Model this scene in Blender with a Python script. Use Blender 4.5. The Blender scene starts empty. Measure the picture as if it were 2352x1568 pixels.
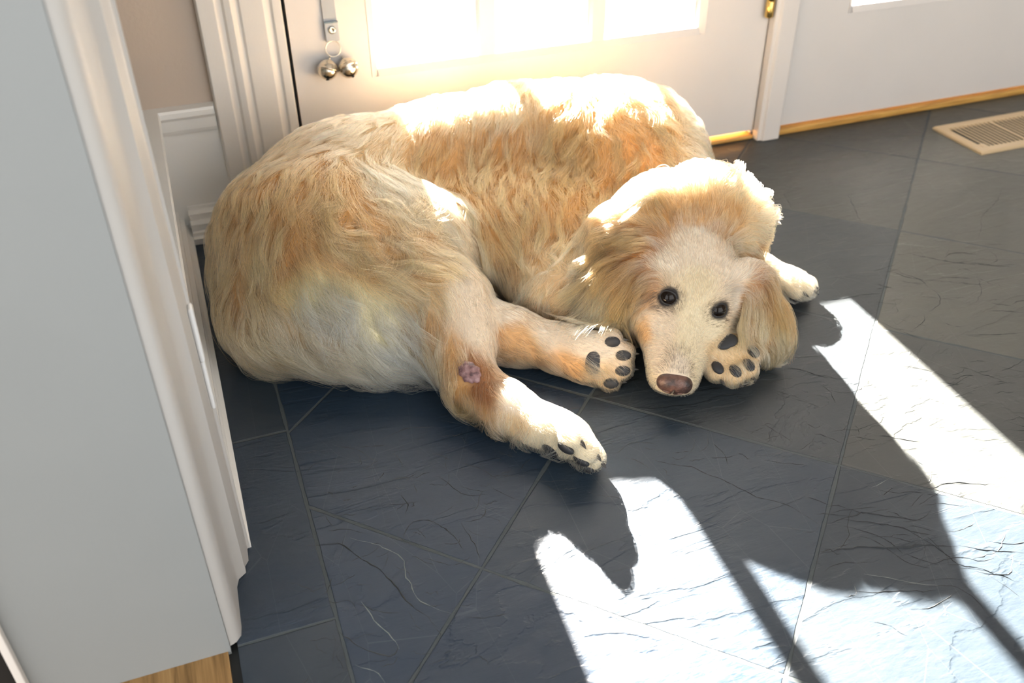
import bpy, bmesh, math, random
import numpy as np
from mathutils import Vector, Matrix
from mathutils.bvhtree import BVHTree
from mathutils.kdtree import KDTree
random.seed(7); rng = np.random.default_rng(11)
SC = bpy.context.scene
COL = SC.collection
# ------------------------------------------------------------------ camera, sky, sun, exposure
cd = bpy.data.cameras.new('camera'); cam = bpy.data.objects.new('camera', cd); COL.objects.link(cam)
SC.camera = cam
CAM_POS = np.array((0.06084, -1.5483, 0.78)); FPX = 2148.1; PITCH, YAW, ROLL = (math.radians(a) for a in (35.217, 19.880, -0.616))
_h = np.array((math.sin(YAW), math.cos(YAW), 0)); _r = np.array((math.cos(YAW), -math.sin(YAW), 0)); _z = np.array((0, 0, 1.))
FW = math.cos(PITCH)*_h - math.sin(PITCH)*_z; _u = math.cos(PITCH)*_z + math.sin(PITCH)*_h
RT = math.cos(ROLL)*_r + math.sin(ROLL)*_u; UP = -math.sin(ROLL)*_r + math.cos(ROLL)*_u
cam.matrix_world = Matrix([[RT[i], UP[i], -FW[i], CAM_POS[i]] for i in range(3)] + [[0, 0, 0, 1]])
cd.sensor_width = 36; cd.lens = FPX/2352*36; cd.clip_start = .02
cd.dof.use_dof = True; cd.dof.focus_distance = 1.12; cd.dof.aperture_fstop = 5.0
def ray(px, py):
    d = FW*FPX + RT*(px-1176) + UP*(784-py); return d/np.linalg.norm(d)
def at(px, py, z=0.0):                     # the point at height z seen at a place of the photograph
    d = ray(px, py); return CAM_POS + d*(z-CAM_POS[2])/d[2]
w = bpy.data.worlds.new('sky'); SC.world = w; w.use_nodes = True
nt = w.node_tree; bg = nt.nodes['Background']
tc = nt.nodes.new('ShaderNodeTexCoord'); sp = nt.nodes.new('ShaderNodeSeparateXYZ'); rp = nt.nodes.new('ShaderNodeValToRGB')
mr = nt.nodes.new('ShaderNodeMapRange'); mr.inputs[1].default_value = -1; mr.inputs[2].default_value = 1
nt.links.new(tc.outputs['Generated'], sp.inputs[0]); nt.links.new(sp.outputs['Y'], mr.inputs[0]); nt.links.new(mr.outputs[0], rp.inputs[0])
rp.color_ramp.elements[0].color = (2.45, 2.45, 2.45, 1); rp.color_ramp.elements[0].position = .1
rp.color_ramp.elements[1].color = (1.7, 1.65, 1.55, 1); rp.color_ramp.elements[1].position = .85
nt.links.new(rp.outputs[0], bg.inputs[0]); bg.inputs[1].default_value = 1.0
SUN_DIR = Vector((-.0605, -.9240, -.3780)).normalized()
sd = bpy.data.lights.new('sun', 'SUN'); so = bpy.data.objects.new('sun', sd); COL.objects.link(so)
so.rotation_euler = SUN_DIR.to_track_quat('-Z', 'Y').to_euler(); so.location = (.7, 4, 2.5)
sd.energy = 195; sd.color = (1.0, .90, .78); sd.angle = math.radians(.75)
SC.view_settings.view_transform = 'Standard'; SC.view_settings.look = 'None'; SC.view_settings.gamma = 1; SC.view_settings.use_curve_mapping = False
SC.view_settings.exposure = 0.25
cy = SC.cycles; cy.max_bounces = 10; cy.diffuse_bounces = 5; cy.glossy_bounces = 4; cy.transmission_bounces = 6; cy.transparent_max_bounces = 12
cy.caustics_reflective = False; cy.caustics_refractive = False; cy.use_adaptive_sampling = True; cy.adaptive_threshold = .025
cy.use_denoising = True; cy.sample_clamp_indirect = 8
SC.cycles_curves.shape = 'RIBBONS'; SC.cycles_curves.subdivisions = 2

# ------------------------------------------------------------------ materials
def mat(name, col=(.8, .8, .8), rough=.5, metal=0., spec=.5, coat=0.):
    m = bpy.data.materials.new(name); m.use_nodes = True; b = m.node_tree.nodes['Principled BSDF']
    b.inputs['Base Color'].default_value = (*col, 1); b.inputs['Roughness'].default_value = rough; b.inputs['Metallic'].default_value = metal
    b.inputs['Specular IOR Level'].default_value = spec; b.inputs['Coat Weight'].default_value = coat
    return m
class NT:
    """small helper to write node graphs"""
    def __init__(s, m): s.t = m.node_tree; s.b = s.t.nodes['Principled BSDF']
    def n(s, kind, **k):
        x = s.t.nodes.new('ShaderNode'+kind)
        for a, v in k.items():
            if a.startswith('i_'): 
                key = a[2:]; x.inputs[int(key) if key.isdigit() else key].default_value = v
            else: setattr(x, a, v)
        return x
    def l(s, a, b): s.t.links.new(a, b)
    def math(s, op, a, b=None, clamp=False):
        x = s.n('Math', operation=op); x.use_clamp = clamp
        for i, v in enumerate((a, b)):
            if v is None: continue
            if hasattr(v, 'is_output'): s.l(v, x.inputs[i])
            else: x.inputs[i].default_value = v
        return x.outputs[0]
    def mix(s, f, a, b, blend='MIX'):
        x = s.n('MixRGB', blend_type=blend)
        for i, v in enumerate((f, a, b)):
            if hasattr(v, 'is_output'): s.l(v, x.inputs[i])
            else: x.inputs[i].default_value = v if i == 0 else (*v, 1)
        return x.outputs[0]
    def ramp(s, f, pts):
        x = s.n('ValToRGB'); r = x.color_ramp
        while len(r.elements) < len(pts): r.elements.new(.5)
        for e, (p, c) in zip(r.elements, pts): e.position = p; e.color = (*c, 1) if len(c) == 3 else c
        s.l(f, x.inputs[0]); return x.outputs[0]
    def noise(s, vec, scale, detail=4, rough=.5, dist=0.):
        x = s.n('TexNoise', i_Scale=scale, i_Detail=detail, i_Roughness=rough, i_Distortion=dist); s.l(vec, x.inputs['Vector']); return x.outputs[0]
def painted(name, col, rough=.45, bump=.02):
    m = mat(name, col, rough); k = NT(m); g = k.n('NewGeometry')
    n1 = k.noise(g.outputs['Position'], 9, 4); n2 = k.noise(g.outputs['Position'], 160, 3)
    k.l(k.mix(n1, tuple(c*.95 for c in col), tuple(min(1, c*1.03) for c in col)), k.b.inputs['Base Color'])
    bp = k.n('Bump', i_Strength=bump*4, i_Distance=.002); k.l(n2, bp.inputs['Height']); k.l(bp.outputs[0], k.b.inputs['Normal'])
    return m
M_white = painted('white_paint', (.69, .66, .635)); M_trim = painted('trim_paint', (.78, .74, .69), .4); M_panel = painted('panel_paint', (.82, .81, .78), .4); M_case = painted('casing_paint', (.55, .53, .50), .4)
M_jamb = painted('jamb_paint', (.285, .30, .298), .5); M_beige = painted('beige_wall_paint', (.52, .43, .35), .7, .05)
M_dark = mat('gap_shade', (.012, .014, .014), .8); M_hall = mat('hall_shade', (.01, .008, .006), .8)  # near-black colours stand in for shade in gaps, holes and the unlit hall
M_oak = mat('oak', (.50, .27, .08), .4)
k = NT(M_oak); g = k.n('NewGeometry'); mp = k.n('Mapping'); mp.inputs['Scale'].default_value = (60, 3, 60); k.l(g.outputs['Position'], mp.inputs[0])
k.l(k.ramp(k.noise(mp.outputs[0], 3, 5, .6, .4), [(.3, (.14, .075, .022)), (.55, (.30, .17, .06)), (.75, (.38, .23, .09))]), k.b.inputs['Base Color'])
M_thr = mat('threshold_oak', (.58, .31, .07), .35)
k = NT(M_thr); g = k.n('NewGeometry'); mp = k.n('Mapping'); mp.inputs['Scale'].default_value = (4, 80, 80); k.l(g.outputs['Position'], mp.inputs[0])
k.l(k.ramp(k.noise(mp.outputs[0], 3, 4), [(.3, (.42, .21, .05)), (.6, (.66, .38, .10))]), k.b.inputs['Base Color'])
M_glass = bpy.data.materials.new('clear_glass'); M_glass.use_nodes = True
t = M_glass.node_tree; t.nodes.remove(t.nodes['Principled BSDF'])
tr = t.nodes.new('ShaderNodeBsdfTransparent'); gl = t.nodes.new('ShaderNodeBsdfGlossy'); gl.inputs['Roughness'].default_value = .02
fr = t.nodes.new('ShaderNodeFresnel'); fr.inputs[0].default_value = 1.45; mx = t.nodes.new('ShaderNodeMixShader')
t.links.new(fr.outputs[0], mx.inputs[0]); t.links.new(tr.outputs[0], mx.inputs[1]); t.links.new(gl.outputs[0], mx.inputs[2])
t.links.new(mx.outputs[0], t.nodes['Material Output'].inputs[0])
M_brass = mat('brass', (.80, .55, .18), .25, 1.); M_nickel = mat('brushed_nickel', (.74, .67, .55), .22, 1.)
M_strap = mat('grey_nylon', (.42, .45, .48), .8); M_strapd = mat('grey_stitching', (.22, .28, .32), .8)
M_plastic = mat('white_plastic', (.86, .86, .85), .3); M_vent = mat('tan_enamel', (.66, .50, .30), .4)

# slate floor: squares laid diagonally, a border strip along the left wall, cleft surface
M_slate = mat('slate_tiles', (.1, .12, .13), .4, spec=.36)
k = NT(M_slate); g = k.n('NewGeometry'); P = g.outputs['Position']; s3 = k.n('SeparateXYZ'); k.l(P, s3.inputs[0]); X, Y = s3.outputs[0], s3.outputs[1]
wob = k.math('MULTIPLY', k.math('SUBTRACT', k.noise(P, 25, 3), .5), .004)
TS = .3235; q = math.sqrt(.5)/TS
U = k.math('ADD', k.math('MULTIPLY', k.math('ADD', X, Y), q), (-.260+.895)*q)
V = k.math('ADD', k.math('MULTIPLY', k.math('SUBTRACT', X, Y), q), (-.260-.895)*q)
inb = k.math('LESS_THAN', X, .100)
Vb = k.math('ADD', k.math('MULTIPLY', Y, 1/.3125), .904/.3125)
def lined(x, scale):                        # distance in metres to the nearest whole number of x
    f = k.math('FRACT', x); return k.math('MULTIPLY', k.math('MINIMUM', f, k.math('SUBTRACT', 1., f)), scale)
dd = k.math('MINIMUM', lined(U, TS), lined(V, TS)); db = lined(Vb, .3125)
ds = k.math('ADD', k.math('MULTIPLY', inb, db), k.math('MULTIPLY', k.math('SUBTRACT', 1., inb), dd))
ds = k.math('ADD', k.math('MINIMUM', ds, k.math('ABSOLUTE', k.math('SUBTRACT', X, .100))), wob)
idv = k.n('CombineXYZ'); k.l(k.math('MULTIPLY', k.math('FLOOR', U), k.math('SUBTRACT', 1., inb)), idv.inputs[0]); k.l(k.math('FLOOR', k.math('ADD', k.math('MULTIPLY', V, k.math('SUBTRACT', 1., inb)), k.math('MULTIPLY', inb, k.math('ADD', Vb, 40.)))), idv.inputs[1])
wn = k.n('TexWhiteNoise'); wn.noise_dimensions = '3D'; k.l(idv.outputs[0], wn.inputs[0])
wn2 = k.n('TexWhiteNoise'); sh2 = k.n('VectorMath', operation='ADD'); sh2.inputs[1].default_value = (3.3, 7.7, 1.1); k.l(idv.outputs[0], sh2.inputs[0]); k.l(sh2.outputs[0], wn2.inputs[0])
tile = wn.outputs['Value']; tcol = wn.outputs['Color']
# each tile gets its own piece of the noise
off = k.n('VectorMath', operation='MULTIPLY_ADD'); k.l(tcol, off.inputs[0]); off.inputs[1].default_value = (37, 37, 37); k.l(P, off.inputs[2]); PO = off.outputs[0]
rot = k.n('Mapping'); rot.inputs['Rotation'].default_value = (0, 0, math.radians(-32)); rot.inputs['Scale'].default_value = (1., 3.0, 1.); k.l(PO, rot.inputs[0])
big = k.noise(rot.outputs[0], 2.6, 6, .55, .6)
step = k.math('MULTIPLY', big, 9.0); fl = k.math('FLOOR', step); fr_ = k.math('FRACT', step)
terr = k.math('ADD', fl, k.math('POWER', fr_, 14.0))
fine = k.noise(rot.outputs[0], 38, 6, .65); mid = k.noise(rot.outputs[0], 9, 4, .6, .5)
grout = k.math('SUBTRACT', 1., k.math('DIVIDE', ds, .0024), True)
grm = k.math('MULTIPLY', grout, 3., True)
hgt = k.math('ADD', k.math('MULTIPLY', terr, .30), k.math('ADD', k.math('MULTIPLY', fine, .35), k.math('MULTIPLY', mid, .6)))
rough_tile = k.math('ADD', .35, k.math('MULTIPLY', wn2.outputs['Value'], .75))
hgt = k.math('SUBTRACT', k.math('MULTIPLY', hgt, rough_tile), k.math('MULTIPLY', grm, 1.1))
bp = k.n('Bump', i_Strength=.65, i_Distance=.0032); k.l(hgt, bp.inputs['Height']); k.l(bp.outputs[0], k.b.inputs['Normal'])
edge = k.math('MULTIPLY', k.math('SUBTRACT', k.math('MULTIPLY', k.math('ABSOLUTE', k.math('SUBTRACT', fr_, .97)), -30.), -1.), 1., True)
cenx = k.math('MULTIPLY', k.math('ADD', k.math('FLOOR', U), k.math('FLOOR', V)), .15)  # tile position from left to right, drives the light painted into the ramp
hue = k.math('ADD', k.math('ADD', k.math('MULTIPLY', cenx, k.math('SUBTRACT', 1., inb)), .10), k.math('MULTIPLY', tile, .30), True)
base = k.ramp(hue, [(0., (.009, .024, .050)), (.3, (.014, .027, .045)), (.5, (.031, .035, .036)), (1., (.096, .093, .074))])  # blue end holds the cool light at left, pale end the door's reflection
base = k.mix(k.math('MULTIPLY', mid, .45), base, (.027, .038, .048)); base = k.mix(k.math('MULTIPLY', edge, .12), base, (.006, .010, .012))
scr = k.n('TexVoronoi', feature='DISTANCE_TO_EDGE', i_Scale=14.); wv = k.n('Mapping'); wv.inputs['Scale'].default_value = (1, .35, 1); wv.inputs['Rotation'].default_value = (0, 0, .8)
k.l(k.mix(.12, (0, 0, 0), (0, 0, 0)), scr.inputs['Vector']) if False else k.l(PO, wv.inputs[0]); k.l(wv.outputs[0], scr.inputs['Vector'])
base = k.mix(k.math('MULTIPLY', k.math('LESS_THAN', scr.outputs['Distance'], .003), .05), base, (.35, .36, .34))
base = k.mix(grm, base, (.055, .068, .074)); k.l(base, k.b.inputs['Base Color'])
k.l(k.math('ADD', k.math('ADD', .30, k.math('MULTIPLY', fine, .22)), k.math('MULTIPLY', grm, .3)), k.b.inputs['Roughness'])

# ------------------------------------------------------------------ mesh helpers
class MB:
    def __init__(s): s.v = []; s.f = []
    def add(s, v, f): o = len(s.v); s.v += [tuple(map(float, p)) for p in v]; s.f += [tuple(i+o for i in q) for q in f]; return s
    def box(s, a, b):
        (x0, y0, z0), (x1, y1, z1) = a, b
        return s.add([(x0, y0, z0), (x1, y0, z0), (x1, y1, z0), (x0, y1, z0), (x0, y0, z1), (x1, y0, z1), (x1, y1, z1), (x0, y1, z1)],
                     [(0, 3, 2, 1), (4, 5, 6, 7), (0, 1, 5, 4), (1, 2, 6, 5), (2, 3, 7, 6), (3, 0, 4, 7)])
    def prism(s, poly, fn, t0, t1):          # poly: 2-D outline, fn(a, b, t) -> point
        n = len(poly); v = [fn(a, b, t) for t in (t0, t1) for a, b in poly]
        return s.add(v, [tuple(range(n))[::-1], tuple(range(n, 2*n))]+[(i, (i+1) % n, n+(i+1) % n, n+i) for i in range(n)])
    def lathe(s, prof, c, ax, n=24):
        ax = np.array(ax, float)/np.linalg.norm(ax); u = np.cross(ax, (0, 0, 1) if abs(ax[2]) < .9 else (1, 0, 0)); u /= np.linalg.norm(u); w_ = np.cross(ax, u); c = np.array(c, float)
        v = [c+ax*h+(u*math.cos(2*math.pi*i/n)+w_*math.sin(2*math.pi*i/n))*r for r, h in prof for i in range(n)]
        f = [(j*n+i, j*n+(i+1) % n, (j+1)*n+(i+1) % n, (j+1)*n+i) for j in range(len(prof)-1) for i in range(n)]
        f += [tuple(range(n))[::-1], tuple(range((len(prof)-1)*n, len(prof)*n))]; return s.add(v, f)
    def ring(s, x0, x1, y0, y1, wd, z0, z1, c=.003):
        v = []; f = []
        loops = [(0, z0), (0, z1-c), (c, z1), (wd-c, z1), (wd, z1-c), (wd, z0)]
        for i, z in loops: v += [(x0+i, y0+i, z), (x1-i, y0+i, z), (x1-i, y1-i, z), (x0+i, y1-i, z)]
        for j in range(6):
            for i in range(4): f.append((4*j+i, 4*j+(i+1) % 4, 4*((j+1) % 6)+(i+1) % 4, 4*((j+1) % 6)+i))
        return s.add(v, f)
    def torus(s, c, ax, R, r, n=32, m=10):
        ax = np.array(ax, float)/np.linalg.norm(ax); u = np.cross(ax, (0, 0, 1) if abs(ax[2]) < .9 else (1, 0, 0)); u /= np.linalg.norm(u); w_ = np.cross(ax, u); c = np.array(c, float)
        v = []
        for i in range(n):
            d = u*math.cos(2*math.pi*i/n)+w_*math.sin(2*math.pi*i/n)
            for j in range(m): a = 2*math.pi*j/m; v.append(c+d*(R+r*math.cos(a))+ax*r*math.sin(a))
        return s.add(v, [(i*m+j, ((i+1) % n)*m+j, ((i+1) % n)*m+(j+1) % m, i*m+(j+1) % m) for i in range(n) for j in range(m)])
    def ball(s, c, rad, A=None, n=20, m=12, fn=None):
        A = np.eye(3) if A is None else np.array(A); c = np.array(c, float); v = []
        for j in range(m+1):
            th = math.pi*j/m
            for i in range(n):
                p = np.array((math.sin(th)*math.cos(2*math.pi*i/n), math.sin(th)*math.sin(2*math.pi*i/n), math.cos(th)))
                if fn: p = fn(p)
                v.append(c+(p*np.array(rad))@A)
        return s.add(v, [(j*n+i, (j+1)*n+i, (j+1)*n+(i+1) % n, j*n+(i+1) % n) for j in range(m) for i in range(n)])
    def build(s, name, m, parent=None, bevel=0., smooth=False, seg=2):
        me = bpy.data.meshes.new(name); me.from_pydata(s.v, [], s.f)
        bm = bmesh.new(); bm.from_mesh(me); bmesh.ops.remove_doubles(bm, verts=bm.verts, dist=1e-6); bmesh.ops.recalc_face_normals(bm, faces=bm.faces); bm.to_mesh(me); bm.free()
        me.materials.append(m); o = bpy.data.objects.new(name, me); COL.objects.link(o)
        if parent is not None: o.parent = parent; o.matrix_parent_inverse = parent.matrix_world.inverted()
        if bevel:
            b = o.modifiers.new('bevel', 'BEVEL'); b.width = bevel; b.segments = seg; b.limit_method = 'ANGLE'; b.angle_limit = math.radians(40)
        if smooth or bevel:
            me.polygons.foreach_set('use_smooth', [True]*len(me.polygons))
            if bevel: 
                wn_ = o.modifiers.new('normals', 'WEIGHTED_NORMAL'); wn_.keep_sharp = True
        return o
def tag(o, label=None, cat=None, kind=None, group=None):
    for a, v in (('label', label), ('category', cat), ('kind', kind), ('group', group)):
        if v: o[a] = v
    return o
def empty(name, loc):
    o = bpy.data.objects.new(name, None); COL.objects.link(o); o.location = loc; o.empty_display_size = .05; bpy.context.view_layer.update(); return o
def struct(o, label, cat): return tag(o, label, cat, 'structure')

# ------------------------------------------------------------------ the setting
HT = 2.6
CRACKS = '''.0011 880 1008 930 985 965 977 1005 981|.0010 1265 945 1290 938 1345 937|.0016 700 1255 790 1250 840 1290 900 1325 940 1390 1010 1445|.0014 785 1450 850 1490 905 1520 915 1478|.0012 925 1235 945 1200 975 1193 1020 1205 1050 1240 1070 1270|.0010 1060 1200 1085 1240 1105 1285
.0011 925 1135 940 1160 930 1180|.0008 950 1110 958 1135|.0011 1477 1050 1594 1068 1712 1127 1814 1157 1880 1203|.0010 1850 1142 1905 1160|.0014 1900 1205 1990 1180 2080 1190 2140 1200|.0014 1925 1195 2010 1205 2090 1230 2155 1232|.0024 1890 1270 1990 1262 2100 1258 2200 1255|.0010 2200 1255 2280 1265 2352 1270
.0012 1890 1310 1930 1295 2010 1290|.0012 1960 1355 2060 1352 2150 1355|.0011 1882 688 1936 686 1985 673 2032 672|.0012 1936 436 1954 467 1980 512|.0011 1797 440 1820 480|.0012 2072 579 2132 597 2195 605 2352 614|.0011 2270 713 2352 717|.0011 2220 766 2275 771 2352 764
.0013 1797 844 1846 847 1873 862 1913 873|.0009 1770 891 1824 909 1864 927|.0007 1788 820 1891 816|.0011 2195 840 2306 876|.0009 2302 427 2253 498 2244 552|.0010 1958 1003 2012 1010|.0008 1000 1090 1060 1130 1120 1135|.0008 760 1020 820 1030 870 1060|.0007 1120 1110 1160 1140 1200 1150|.0007 1040 1060 1100 1075 1150 1110
.0007 1900 1180 1960 1160 2030 1165|.0006 2100 640 2180 650 2300 655|.0006 2110 680 2200 690|.0006 2060 840 2130 850 2200 870|.0007 1870 570 1910 590 1960 600'''.replace('\n', '|').split('|')
VEINS = '''.0010 805 1235 870 1250 925 1280 930 1330 965 1385 1040 1410|.0010 830 1380 850 1400 865 1435 905 1460 917 1490|.0008 815 1525 860 1535 885 1568|.0008 1985 1320 2080 1335 2160 1345|.0008 2000 1120 2040 1100'''.split('|')
def scatter(px, py, sx, sy, num, ang, spread, l0, l1):   # short splits scattered over a rough tile
    out = []
    for _ in range(num):
        c_ = at(px, py)[:2]+rng.uniform(-1, 1, 2)*(sx, sy); a_ = ang+rng.normal(0, spread); L_ = rng.uniform(l0, l1)
        p = [c_]
        for _k in range(4): a_ += rng.normal(0, .45); p.append(p[-1]+L_/4*np.array((math.cos(a_), math.sin(a_))))
        out.append((rng.uniform(.0004, .0010), p))
    return out
LOOSE = scatter(980, 1100, .14, .10, 60, -.5, .5, .012, .05)+scatter(880, 1380, .10, .10, 34, -.8, .5, .015, .05)+scatter(2180, 660, .16, .10, 40, -.28, .12, .02, .09)+scatter(2050, 1250, .10, .08, 40, -.22, .15, .02, .09)+scatter(1800, 950, .10, .08, 26, -.25, .15, .02, .06)+scatter(1500, 1030, .14, .05, 18, -.3, .2, .02, .05)+scatter(2250, 900, .10, .08, 20, -.28, .12, .02, .07)
fm = MB().box((0.001, -3.2, -.03), (2.9, .05, 0)); nbox = len(fm.f); splits = []
for kind_ in (CRACKS+LOOSE, VEINS):
    for s_ in kind_:                          # thin ledges where the slate has split, slightly proud of the tile
        if isinstance(s_, tuple): wd, pts_ = s_
        else: a_ = list(map(float, s_.split())); wd = a_[0]; pts_ = [at(*a_[i:i+2])[:2] for i in range(1, len(a_), 2)]
        fine_ = []
        for p_, q_ in zip(pts_[:-1], pts_[1:]):
            n_ = max(2, int(np.linalg.norm(q_-p_)/.006)); fine_ += [p_+(q_-p_)*i/n_ for i in range(n_)]
        fine_.append(pts_[-1]); fine_ = np.array(fine_); n_ = len(fine_)
        for _ in range(3): fine_[1:-1] = (fine_[:-2]+fine_[1:-1]*2+fine_[2:])/4
        nz_ = np.cumsum(rng.normal(0, .0010, (n_, 2)), 0); nz_ -= np.linspace(0, 1, n_)[:, None]*nz_[-1]; fine_ = fine_+nz_
        tg = np.gradient(fine_, axis=0); tg /= np.linalg.norm(tg, axis=1)[:, None]; nr = np.stack([-tg[:, 1], tg[:, 0]], 1)
        ww = wd*np.clip(np.sin(np.linspace(.05, math.pi-.05, n_))*1.4, .2, 1)*(.3+1.1*rng.random(n_)); v_ = []
        for p_, m_, w_ in zip(fine_, nr, ww): v_ += [(*(p_-m_*w_*.5), .00005), (*p_, .00055*w_/.001), (*(p_+m_*w_*.5), .00005)]
        fm.add(v_, [q_ for i in range(n_-1) for q_ in ((3*i, 3*i+1, 3*i+4, 3*i+3), (3*i+1, 3*i+2, 3*i+5, 3*i+4))])
    splits.append(len(fm.f))
M_crack = mat('slate_split', (.006, .010, .012), .6); M_vein = mat('slate_vein', (.16, .18, .17), .6)
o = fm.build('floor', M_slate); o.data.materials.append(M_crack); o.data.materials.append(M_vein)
mi = np.zeros(len(o.data.polygons), np.int32); mi[nbox:splits[0]] = 1; mi[splits[0]:] = 2; o.data.polygons.foreach_set('material_index', mi); struct(o, 'slate tile floor laid diagonally with a border strip along the white baseboard', 'floor')
o = MB().box((-1.6, -3.2, -.03), (-.009, -.9, -.002)).build('floor_oak', M_oak); struct(o, 'oak board floor in the opening beside the slate', 'floor')
o = MB().box((-.0095, -1.86, -.03), (.0015, -.76, -.007)).build('trim_1', M_dark); struct(o, 'dark gap strip between the oak boards and the slate', 'trim')
# back wall left of the door, above the doors and far right
m = MB(); m.box((-.187, 0, 0), (.235, .12, HT)); m.box((.235, 0, 2.09), (2.9, .12, HT)); m.build('wall_back', M_beige)
struct(bpy.data.objects['wall_back'], 'beige painted wall between the white trim and the door casing', 'wall')
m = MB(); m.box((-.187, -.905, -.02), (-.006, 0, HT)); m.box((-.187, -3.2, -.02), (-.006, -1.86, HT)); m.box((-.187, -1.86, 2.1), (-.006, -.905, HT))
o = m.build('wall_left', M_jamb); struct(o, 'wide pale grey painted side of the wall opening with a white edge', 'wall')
o = MB().box((-1.6, -.90, -.03), (-.189, -.80, HT)).build('hall_void', M_hall); struct(o, 'black sheet standing in for the unlit hall past the edge of the opening', 'wall')  # black box gives the hall its unlit darkness by colour
# wainscot panels and caps
o = MB().box((-.006, -.78, 0), (0, 0, .226)).box((0, -.006, 0), (.108, 0, .226)).build('trim_2', M_panel); struct(o, 'low white wall panel in the corner behind the dog', 'trim')
cap = [(0, .183), (0, .226), (.020, .226), (.022, .222), (.022, .214), (.016, .208), (.012, .190), (.008, .183)]
m = MB(); m.prism(cap, lambda a, b, t: (a, t, b), -.776, -.0221); m.prism(cap, lambda a, b, t: (t, -.006-a*.8, b), 0, .106)
o = m.build('trim_3', M_panel); struct(o, 'white cap moulding on top of the low wall panel', 'trim')
bb = [(0, 0), (.031, 0), (.031, .010), (.0255, .012), (.0255, .017), (.0225, .019), (.0225, .030), (.015, .033), (.015, .044), (.006, .046), (.006, .052), (0, .052)]
m = MB(); m.prism(bb, lambda a, b, t: (a, t, b), -.776, -.0)
o = m.build('baseboard_left', M_panel); struct(o, 'white stepped baseboard along the wall beside the dog', 'baseboard')
m = MB(); m.prism([(a*1.6, b) for a, b in bb], lambda a, b, t: (t, -a, b), .0312, .110)
o = m.build('baseboard_back', M_panel); struct(o, 'short white baseboard in the corner behind the rump of the dog', 'baseboard')
# moulded casing round the opening: profile read from its foot on the floor
cp = [(.030, -.776), (.0265, -.778), (.0255, -.796), (.021, -.803), (.021, -.812), (.0125, -.8185), (.0095, -.829), (.0085, -.853), (.0075, -.882), (.006, -.893), (.001, -.899), (-.006, -.902), (-.006, -.776)]
o = MB().prism(cp, lambda a, b, t: (a, b, t), .0005, 2.2).build('trim_4', M_case, bevel=.001); struct(o, 'white moulded casing standing on the edge of the wall opening', 'trim')
o = MB().box((-.187, -.914, .0), (-.180, -.9055, 2.1)).build('trim_5', M_trim, bevel=.001); struct(o, 'thin white edge strip on the far side of the wide grey opening', 'trim')
# door frame casing
pr = [(.108, 0), (.108, .012), (.111, .018), (.136, .020), (.140, .015), (.147, .013), (.150, .019), (.160, .021), (.165, .016), (.171, .014), (.174, .018), (.209, .018), (.212, .014), (.220, .012), (.223, .016), (.236, .016), (.238, .008), (.238, 0)]
m = MB(); m.prism(pr, lambda a, b, t: (a, -b, t), 0, 2.15)
o = m.build('trim_6', M_trim, bevel=.0012); struct(o, 'white moulded door casing behind the rump of the dog', 'trim')
o = MB().box((.237, .012, 0), (.2446, .10, 2.06)).build('trim_7', M_dark); struct(o, 'dark strip standing in for the shaded gap between the casing and the glazed door', 'trim')  # solid dark strip painted as the shade in the door gap
o = MB().box((.238, .003, 2.06), (2.9, .10, 2.09)).build('trim_8', M_trim); struct(o, 'white head jamb above both doors', 'trim')
m = MB(); m.box((.2425, -.004, 0), (1.157, .09, .0085)); m.box((1.205, -.010, 0), (2.9, .09, .0135))
o = m.build('trim_9', M_thr, bevel=.003); struct(o, 'oak threshold strip under the white doors', 'trim')

def glazed_door(name, x0, x1, lites, z0, rows, rowh, label):
    root = empty(name, ((x0+x1)/2, .02, 0)); struct(root, label, 'door')
    T0, T1 = .0, .042; zt = z0+rows*rowh+(rows-1)*.028; m = MB(); top = 2.05; zb = .018
    m.box((x0, T0, zb), (lites[0][0]-.012, T1, top)); m.box((lites[-1][1]+.012, T0, zb), (x1, T1, top))
    m.box((lites[0][0]-.012, T0, zb), (lites[-1][1]+.012, T1, z0-.012)); m.box((lites[0][0]-.012, T0, zt+.012), (lites[-1][1]+.012, T1, top))
    m.build('door_panel', M_white, root)
    g = MB(); a, b = lites[0][0]-.012, lites[-1][1]+.012              # glazing bead and bars
    bead = lambda lo, hi: (lo, hi)
    for xx0, xx1, w0, w1 in ((a, a+.012, 0, 1), (b-.012, b, 1, 0)): g.prism([(xx0, -.0015 if w0 == 0 else .006), (xx1, -.0015 if w0 else .006), (xx1, .036), (xx0, .036)], lambda p, q, t: (p, q, t), z0-.012, zt+.012)
    for zz0, zz1, w0 in ((z0-.012, z0, 0), (zt, zt+.012, 1)): g.prism([(zz0, -.0015 if w0 == 0 else .006), (zz1, -.0015 if w0 else .006), (zz1, .036), (zz0, .036)], lambda p, q, t: (t, q, p), a+.011, b-.011)
    for (p, q_), (r, s_) in zip(lites[:-1], lites[1:]): g.box((q_, .003, z0), (r, .036, zt))
    for i in range(1, rows): zz = z0+i*rowh+(i-1)*.028; g.box((a, .0035, zz), (b, .0355, zz+.028))
    g.build('glazing_bars', M_white, root)
    MB().box((a+.002, .019, z0-.008), (b-.002, .022, zt+.008)).build('glass', M_glass, root)
    return root
L1 = [(.385, .569), (.597, .782), (.807, 1.003)]
d1 = glazed_door('door_1', .2445, 1.1535, L1, .243, 5, .31, 'white glazed door behind the dog with sunlit panes')
d2 = glazed_door('door_2', 1.2105, 2.12, [(1.350, 1.536), (1.564, 1.748), (1.774, 1.960)], .247, 5, .31, 'plain white door above the floor vent and oak threshold')
hz = MB(); hz.lathe([(.0005, -.002), (.006, 0), (.0085, .003), (.0085, .030), (.0075, .031), (.0085, .032), (.0085, .062), (.0075, .063), (.0085, .064), (.0085, .096), (.006, .099), (.0005, .101)], (1.146, -.010, .250), (0, 0, 1))
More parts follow.
